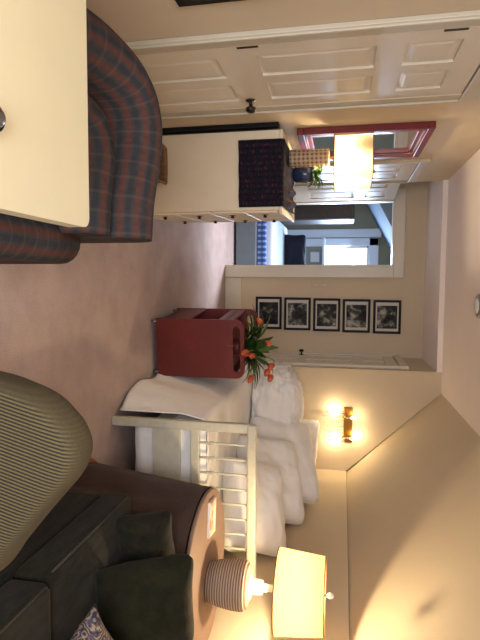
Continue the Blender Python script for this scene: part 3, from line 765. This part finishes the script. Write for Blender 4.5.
for k in range(9):
    x = 1.30 + 0.034 * k; y = YS - 0.055 - 0.03 * (k % 3); zt_ = 1.462 - 0.03 * (k % 2); zb = zt_ - random.uniform(0.08, 0.16)
    mb = MB(); mb.tube([(x, y, zt_), (x, y, zb)], 0.0015, 5)
    for q in range(3):
        zc = zt_ - (zt_ - zb) * (q + 0.6) / 3; mb.lathe([(0.0, zc + 0.008), (0.007, zc), (0.0, zc - 0.008)], (x, y, 0), 6, cap=False)
    mb.lathe([(0.0, zb + 0.012), (0.010, zb - 0.004), (0.006, zb - 0.02), (0.0, zb - 0.026)], (x, y, 0), 6, cap=False)
    mb.build('crystal_drop', M['crystal'], sc_)
# ------------------------------------------------------------------ bed
YB0 = 3.03
bd = thing('bed', 'pale grey green spindle bed with white bedding along the right wall', 'bed', (1.35, 4.1, 0))
BX0, BX1 = 0.865, 1.86
def rect_post(x): return MB().box(x - 0.028, x + 0.028, YB0 - 0.022, YB0 + 0.022, 0, 0.89, 0.006)
for x in (BX0 + 0.015, BX1 - 0.02): rect_post(x).build('post', M['bedpaint'], bd)
MB().box(BX0 - 0.01, BX1, YB0 - 0.03, YB0 + 0.03, 0.878, 0.935, 0.014, 3).build('top_rail', M['bedpaint'], bd)
MB().box(BX0 + 0.03, BX1 - 0.04, YB0 - 0.018, YB0 + 0.018, 0.52, 0.575, 0.006).build('middle_rail', M['bedpaint'], bd)
MB().box(BX0 + 0.03, BX1 - 0.04, YB0 - 0.010, YB0 + 0.010, 0.27, 0.45, 0.003).build('lower_panel', M['bedpaint'], bd)
ns = 9
for k in range(ns):
    x = BX0 + 0.075 + (BX1 - BX0 - 0.15) * (k + 0.5) / ns
    prof = [(0.007, 0.57), (0.007, 0.60), (0.011, 0.62), (0.006, 0.63), (0.012, 0.645), (0.012, 0.66), (0.006, 0.675), (0.010, 0.69), (0.006, 0.70), (0.008, 0.75), (0.0065, 0.90)]
    MB().lathe(prof, (x, YB0, 0), 10).build('spindle', M['bedpaint'], bd)
for x in (BX0 + 0.005, BX1 - 0.035): MB().box(x, x + 0.03, YB0, 5.22, 0.26, 0.38, 0.004).build('side_rail', M['bedpaint'], bd)
MB().box(BX0, BX1, 5.22, 5.27, 0, 0.95, 0.01).build('headboard', M['bedpaint'], bd)
MB().box(BX0 + 0.01, BX1 - 0.01, YB0 + 0.045, 5.215, 0.32, 0.60, 0.05, 4).smooth().build('mattress', M['linen'], bd)
# coverlet: over the top and hanging down the left side to the carpet
def cov(u, v_):
    y = YB0 + 0.035 + 2.0 * u
    s_ = v_ * 1.48
    wv = noise.noise(Vector((y * 2.3, 0.3, 0.7))); w2_ = noise.noise(Vector((y * 6, s_ * 4, 2.0)))
    top = BX1 - 0.03 - BX0
    if s_ < top: return Vector((BX1 - 0.03 - s_, y, 0.615 + 0.008 * w2_ - 0.02 * max(0, (s_ - top + 0.1) / 0.1) ** 2))
    f_ = (s_ - top) / (1.48 - top)
    near = math.exp(-((y - YB0 - 0.035) / 0.12) ** 2)
    z = 0.595 - f_ * 0.565 + 0.012 * f_ * math.sin(y * 9)
    x = BX0 - 0.014 - 0.03 * min(1, f_ * 4) - f_ ** 1.3 * (0.125 * (1 - 0.97 * near) + 0.03 * wv + 0.016 * math.sin(y * 15))
    return Vector((x, y - near * f_ ** 2 * 0.02, z))
mb = MB().grid(cov, 90, 70)
def foot(u, v_):
    x = BX0 + 0.03 + (BX1 - BX0 - 0.08) * u
    return Vector((x, YB0 + 0.031 + 0.004 * math.sin(x * 30) , 0.61 - 0.47 * v_))
mb.grid(foot, 30, 10)
for v in mb.bm.verts: v.co.y = max(v.co.y, YB0 + 0.0225)
mb.bm.normal_update()
o = mb.build('coverlet', M['linen']); tag(o, 'white coverlet over the bed, hanging down to the carpet', 'coverlet')
o.modifiers.new('s', 'SOLIDIFY').thickness = 0.005
# duvet pile and pillows
def pl(label, loc, w, h, t_, rx, ry, rz, seed, wr=0.013, name='pillow', rot=0):
    o = place(pillow_mb(w, h, t_, seed, wr).move(Matrix.Rotation(math.radians(rot), 4, 'Z')), loc, rx, ry, rz).build(name, M['linen']); tag(o, label, 'pillow', 'white pillows on the bed'); return o
def duv(i, seed, c_, r_, sq):
    mb = MB(); bmesh.ops.create_icosphere(mb.bm, subdivisions=5, radius=1.0)
    for v in mb.bm.verts:
        d = v.co.normalized(); e = Vector([math.copysign(abs(q) ** sq, q) for q in d])
        w_ = noise.noise(d * 2.1 + Vector((seed, 0, 0))) * 0.16
        rid = noise.noise(Vector((d.x * 1.6 + d.z * 2.5, d.y * 5.0, d.z * 5.5 - d.x * 3)) + Vector((seed, 1, 0)))
        r2 = noise.noise(Vector((d.x * 4 - d.z * 6, d.y * 9, d.z * 3 + d.x * 7)) + Vector((seed, 7, 0)))
        w_ += 0.17 * (1 - abs(rid) * 2.4) + 0.07 * (1 - abs(r2) * 2.4)
        v.co = Vector((e.x * r_[0], e.y * r_[1], e.z * r_[2])) * (1 + w_ * 0.8) + Vector(c_)
        v.co.z = max(v.co.z, 0.63)
    return mb.smooth()
o = duv(0, 3.3, (1.17, 4.86, 0.80), (0.38, 0.28, 0.24), 0.78).build('duvet', M['linen']); tag(o, 'crumpled white duvet bunched at the head of the bed behind the tulips', 'duvet')
pl('large white pillow leaning in the corner under the sconce', (1.62, 5.03, 0.99), 0.60, 0.50, 0.24, 66, 0, -4, 4, rot=-6)
pl('large white pillow leaning on the right wall beside the duvet pile', (1.56, 4.46, 0.95), 0.80, 0.62, 0.32, 58, 0, -46, 5, rot=14)
pl('plump white pillow leaning on the right wall, second from the lamp', (1.57, 4.02, 0.88), 0.74, 0.58, 0.30, 54, 0, -48, 6, rot=16)
pl('white pillow on the bed directly behind the cream table lamp', (1.575, 3.52, 0.83), 0.68, 0.52, 0.29, 48, 0, -46, 7, rot=12)

# ------------------------------------------------------------------ round table with skirt
TCX, TCY, TR, TZ = 1.50, 2.53, 0.405, 0.76
rt = thing('round_table', 'round side table with tan top beside the bed end', 'table', (TCX, TCY, 0))
MB().lathe([(TR - 0.01, TZ - 0.022), (TR, TZ - 0.016), (TR, TZ - 0.004), (TR - 0.006, TZ)], (TCX, TCY, 0), 72).build('tabletop', M['tabletop'], rt)
MB().lathe([(0.22, 0), (0.22, 0.03), (0.05, 0.06), (0.04, 0.70), (0.2, TZ - 0.022)], (TCX, TCY, 0), 24).build('pedestal', M['darkwood'], rt)
def skirt(u, v_):
    a = 2 * PI * u; k = v_
    r = TR + 0.004 + 0.075 * k + k * (0.022 * math.sin(a * 9) + 0.014 * math.sin(a * 14 + 1))
    x = TCX + r * math.cos(a); y = TCY + r * math.sin(a)
    x = min(x, 1.895); y = min(y, 2.985)
    y = max(y, 2.125 + 0.075 * min(1, k * 4))
    return Vector((x, y, (TZ - 0.024) * (1 - k) + 0.03 * k))
o = MB().grid(skirt, 120, 14, 0.004, True).build('tablecloth', M['skirt']); tag(o, 'dark brown cloth skirt hanging to the carpet around the round table', 'tablecloth')
f_ = MB().tube([skirt(k / 120, 1.0) + Vector((0, 0, -0.008)) for k in range(120)], 0.018, 6, True).build('fringe', M['fringe'], o)
# magazine
mg = thing('card', 'leaning white card with an orange picture on the round table', 'card', (1.27, 2.50, TZ))
cm = Matrix.Translation((1.245, 2.585, TZ)) @ Matrix.Rotation(math.radians(82), 4, 'Z')
MB().box(-0.06, 0.06, -0.09, 0.09, 0.0, 0.014, 0.001).move(cm).build('pages', M['ceramic'], mg)
t = NT('card_print'); n = t.noise(t.coord('Object'), 16, 3)
t.set(Base_Color=t.ramp(n, [(0.35, rgb(236, 230, 222)), (0.5, rgb(238, 208, 170)), (0.62, rgb(222, 110, 40))]), Roughness=0.3)
MB().box(-0.058, 0.058, -0.088, 0.088, 0.014, 0.016).move(cm).build('cover', t.m, mg)
# big lamp
QX, QY = 1.585, 2.56
tl = thing('table_lamp', 'lit lamp with wide cream drum shade and ribbed jar base on the round table', 'lamp', (QX, QY, TZ))
prof = [(0.075, 0.0), (0.10, 0.01), (0.135, 0.06), (0.142, 0.11), (0.138, 0.16), (0.118, 0.20), (0.085, 0.222), (0.04, 0.228)]
prof = [(0.096, 0.0), (0.101, 0.004), (0.112, 0.05), (0.120, 0.10), (0.125, 0.15), (0.125, 0.185), (0.116, 0.205), (0.092, 0.217), (0.04, 0.221)]
MB().lathe([(r, TZ + h) for r, h in prof], (QX, QY, 0), 48).build('base', M['rope'], tl)
MB().lathe([(0.072, TZ + 0.211), (0.074, TZ + 0.222), (0.06, TZ + 0.232), (0.04, TZ + 0.236), (0.036, TZ + 0.29), (0.02, TZ + 0.295), (0.016, TZ + 0.36), (0.0, TZ + 0.36)], (QX, QY, 0), 32).build('neck', M['ceramic'], tl)
ZB, ZT = 1.128, 1.370
o = MB().lathe([(0.207, ZB), (0.184, ZT)], (QX + 0.004, QY, 0), 64, cap=False).build('lamp_shade', M['shade'], tl)
for r, z in ((0.207, ZB), (0.184, ZT)): MB().tube([(QX + 0.004 + r * math.cos(2 * PI * k / 64), QY + r * math.sin(2 * PI * k / 64), z) for k in range(64)], 0.003, 6, True).build('shade_rim', M['gold'], tl)
MB().tube([(QX, QY, 1.12), (QX, QY, 1.39)], 0.004).build('harp', M['brass'], tl)
MB().lathe([(0.0, 1.378), (0.010, 1.384), (0.017, 1.398), (0.010, 1.413), (0.0, 1.416)], (QX, QY, 0), 20).build('finial', M['ceramic'], tl)
MB().lathe([(0.012, 1.12), (0.014, 1.13), (0.024, 1.145), (0.022, 1.165), (0.0, 1.172)], (QX, QY, 0), 20).build('bulb', M['bulb'], tl)

# ------------------------------------------------------------------ dark sofa along the right wall
so = thing('sofa', 'dark green velvet sofa with piped seat cushions along the right wall', 'sofa', (1.4, 1.4, 0))
SXF = 0.975
MB().box(SXF + 0.01, 1.88, 0.40, 2.18, 0.08, 0.345, 0.02, 3).build('base', M['velvet'], so)
for x in (1.0, 1.82):
    for y in (0.42, 1.98): MB().box(x, x + 0.05, y, y + 0.05, 0, 0.08).build('foot', M['darkwood'], so)
def seatc(y0, y1, x0, z1):
    o = MB().box(x0, 1.66, y0, y1, 0.345, z1, 0.028, 4).smooth().build('seat_cushion', M['velvet'], so)
    pts = [(x0 + 0.008, y0 + 0.03, z1 - 0.007), (x0 + 0.008, y1 - 0.03, z1 - 0.007), (x0 + 0.03, y1 - 0.008, z1 - 0.007), (1.62, y1 - 0.008, z1 - 0.007)]
    pi_ = MB().tube(pts, 0.0045, 6).build('piping', M['piping'], o); pi_.matrix_parent_inverse = Matrix.Identity(4)
seatc(1.500, 2.19, SXF, 0.485); seatc(0.72, 1.492, SXF + 0.012, 0.50)
MB().box(1.60, 1.90, 0.40, 2.08, 0.345, 0.80, 0.06, 4).smooth().build('backrest', M['velvet'], so)
o = place(pillow_mb(0.27, 0.26, 0.13, 15, 0.01), (1.14, 2.105, 0.585), 70, 0, 14).build('cushion', M['velvet']); tag(o, 'small dark cushion at the far front corner of the dark sofa', 'cushion')
o = place(pillow_mb(0.46, 0.42, 0.19, 12, 0.012, pinch=0.04), (1.35, 1.93, 0.655), 64, 0, 6).build('cushion', M['plush']); tag(o, 'large dark olive cushion leaning at the far end of the dark sofa', 'cushion')
o = place(pillow_mb(0.42, 0.42, 0.13, 13, 0.01, rnd=0.0, pinch=0.10).move(Matrix.Rotation(math.radians(40), 4, 'Z')), (1.395, 1.50, 0.59), 26, 0, -15).build('cushion', M['paisley']); tag(o, 'patterned blue and rust cushion lying on the dark sofa seat', 'cushion')

# ------------------------------------------------------------------ striped chair
st = thing('striped_chair', 'olive pinstriped upholstered chair seen from behind, in front of the dark sofa', 'chair', (0.5, 1.3, 0))
outline = [(0.215, 0.20), (0.240, 0.48), (0.270, 0.60), (0.302, 0.675), (0.345, 0.725), (0.385, 0.758), (0.435, 0.775), (0.482, 0.768), (0.53, 0.742), (0.59, 0.69), (0.66, 0.630), (0.74, 0.565), (0.82, 0.50), (0.86, 0.38), (0.87, 0.20)]
ol = catmull(outline, 4)
mb = MB(); nb = 10; rings = []
cxo, czo = 0.50, 0.45
ol = [(p[0] + 0.012, p[1]) for p in ol]
for k in range(nb + 1):
    a = PI * k / nb; yy = 1.275 - 0.075 * math.cos(a); s_ = 0.80 + 0.20 * math.sin(a) ** 0.6 if 0 < k < nb else 0.80
    rings.append([mb.bm.verts.new((cxo + (p[0] - cxo) * s_, yy, max(0.16, czo - 0.022 + (p[1] - czo) * s_))) for p in ol])
for i in range(nb):
    for k in range(len(ol) - 1):
        mb.bm.faces.new((rings[i][k], rings[i][k + 1], rings[i + 1][k + 1], rings[i + 1][k])).smooth = True
    mb.bm.faces.new((rings[i][-1], rings[i][0], rings[i + 1][0], rings[i + 1][-1]))
mb.bm.faces.new(rings[0]).smooth = True; mb.bm.faces.new(rings[-1]).smooth = True
bmesh.ops.recalc_face_normals(mb.bm, faces=mb.bm.faces[:])
mb.build('backrest', M['stripe'], st)
MB().box(0.42, 0.84, 1.30, 1.66, 0.26, 0.42, 0.04, 4).smooth().build('seat', M['stripe'], st)
for x in (0.30, 0.76): MB().box(x, x + 0.04, 1.24, 1.28, 0, 0.18).build('leg', M['darkwood'], st)
for x in (0.45, 0.77): MB().box(x, x + 0.04, 1.58, 1.62, 0, 0.27).build('leg', M['darkwood'], st)

# ceiling fixture
cf = thing('smoke_detector', 'round metal rimmed smoke detector on the ceiling', 'smoke detector', (0.150, 3.93, ZC))
MB().lathe([(0.085, ZC), (0.085, ZC - 0.022), (0.075, ZC - 0.03), (0.06, ZC - 0.03)], (0.150, 3.93, 0), 40).build('rim', M['steel'], cf)
MB().lathe([(0.058, ZC - 0.03), (0.05, ZC - 0.04), (0.0, ZC - 0.044)], (0.150, 3.93, 0), 40).build('cap', M['white'], cf)

# ------------------------------------------------------------------ light
def light(name, kind, loc, energy, col, size=0.05, rot=None, sy=None):
    l = bpy.data.lights.new(name, kind); l.energy = energy; l.color = col
    if kind == 'POINT': l.shadow_soft_size = size
    if kind == 'AREA':
        l.size = size
        if sy: l.shape = 'RECTANGLE'; l.size_y = sy
    o = bpy.data.objects.new(name, l); COL.objects.link(o); o.location = loc
    if rot: o.rotation_euler = rot
    return o
WARM = (1.0, 0.77, 0.46)
light('table_lamp_light', 'POINT', (QX, QY, 1.205), 31, WARM, 0.025)
light('dresser_lamp_light', 'POINT', (-0.80, 3.58, 1.42), 19, WARM, 0.03)
light('sconce_light', 'POINT', (1.545, YS - 0.085, 1.60), 1.7, WARM, 0.012)
light('sconce_light', 'POINT', (1.335, YS - 0.085, 1.60), 0.8, WARM, 0.012)
for x in (1.29, 1.59): light('sconce_light', 'POINT', (x, YS - 0.075, 1.365), 2.3, WARM, 0.012)
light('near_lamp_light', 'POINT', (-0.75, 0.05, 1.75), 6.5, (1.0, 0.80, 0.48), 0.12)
light('near_window_light', 'AREA', (0, YN - 0.02, 1.45), 68, (0.88, 0.90, 1.0), 1.3, (PI / 2, 0, 0), 1.2)
light('far_window_light', 'AREA', (-0.28, 9.28, 1.48), 130, (0.52, 0.70, 1.0), 0.7, (-PI / 2 + 0.42, 0, 0), 0.9)

sk = light('carpet_fill_light', 'AREA', (-0.62, 6.64, 2.44), 30, (0.78, 0.84, 1.0), 0.25)  # added unseen lamp for the daylight patch on the carpet by the doorway
sk.rotation_euler = (Vector((-0.30, 5.6, 0.0)) - sk.location).to_track_quat('-Z', 'Y').to_euler(); sk.data.spread = math.radians(90)
w = bpy.data.worlds.new('World'); SC.world = w; w.use_nodes = True
bg = w.node_tree.nodes['Background']; bg.inputs[0].default_value = (0.75, 0.87, 1.0, 1); bg.inputs[1].default_value = 2.2

# ------------------------------------------------------------------ camera (photo is stored turned a quarter: room's up is picture right)
H, f, roll = 1.43, 515.0, 0.02
x = (284.0 - 320) / f; y = -(137.0 - 240) / f
cs_, sn = math.cos(roll), math.sin(roll)
x0 = cs_ * x - sn * y; y0 = sn * x + cs_ * y
t_ = math.atan(y0); a = math.atan(-x0 * math.cos(t_))
fw = Vector((math.sin(a) * math.cos(t_), math.cos(a) * math.cos(t_), -math.sin(t_)))
rt_ = Vector((math.cos(a), -math.sin(a), 0)); up = rt_.cross(fw)
Rv = rt_ * cs_ + up * sn; Uv = -rt_ * sn + up * cs_
cam = bpy.data.cameras.new('camera'); co = bpy.data.objects.new('camera', cam); COL.objects.link(co)
cam.sensor_fit = 'VERTICAL'; cam.sensor_height = 36; cam.lens = f / 640 * 36; cam.clip_start = 0.02
X, Y, Z = Uv, -Rv, -fw
co.matrix_world = Matrix(((X.x, Y.x, Z.x, 0), (X.y, Y.y, Z.y, 0), (X.z, Y.z, Z.z, H), (0, 0, 0, 1)))
SC.camera = co
vs = SC.view_settings
vs.view_transform = 'Standard'; vs.look = 'None'; vs.gamma = 1.0; vs.use_curve_mapping = False; vs.exposure = 0.0
SC.cycles.max_bounces = 8; SC.cycles.diffuse_bounces = 4; SC.cycles.use_denoising = True; SC.cycles.sample_clamp_indirect = 4.0
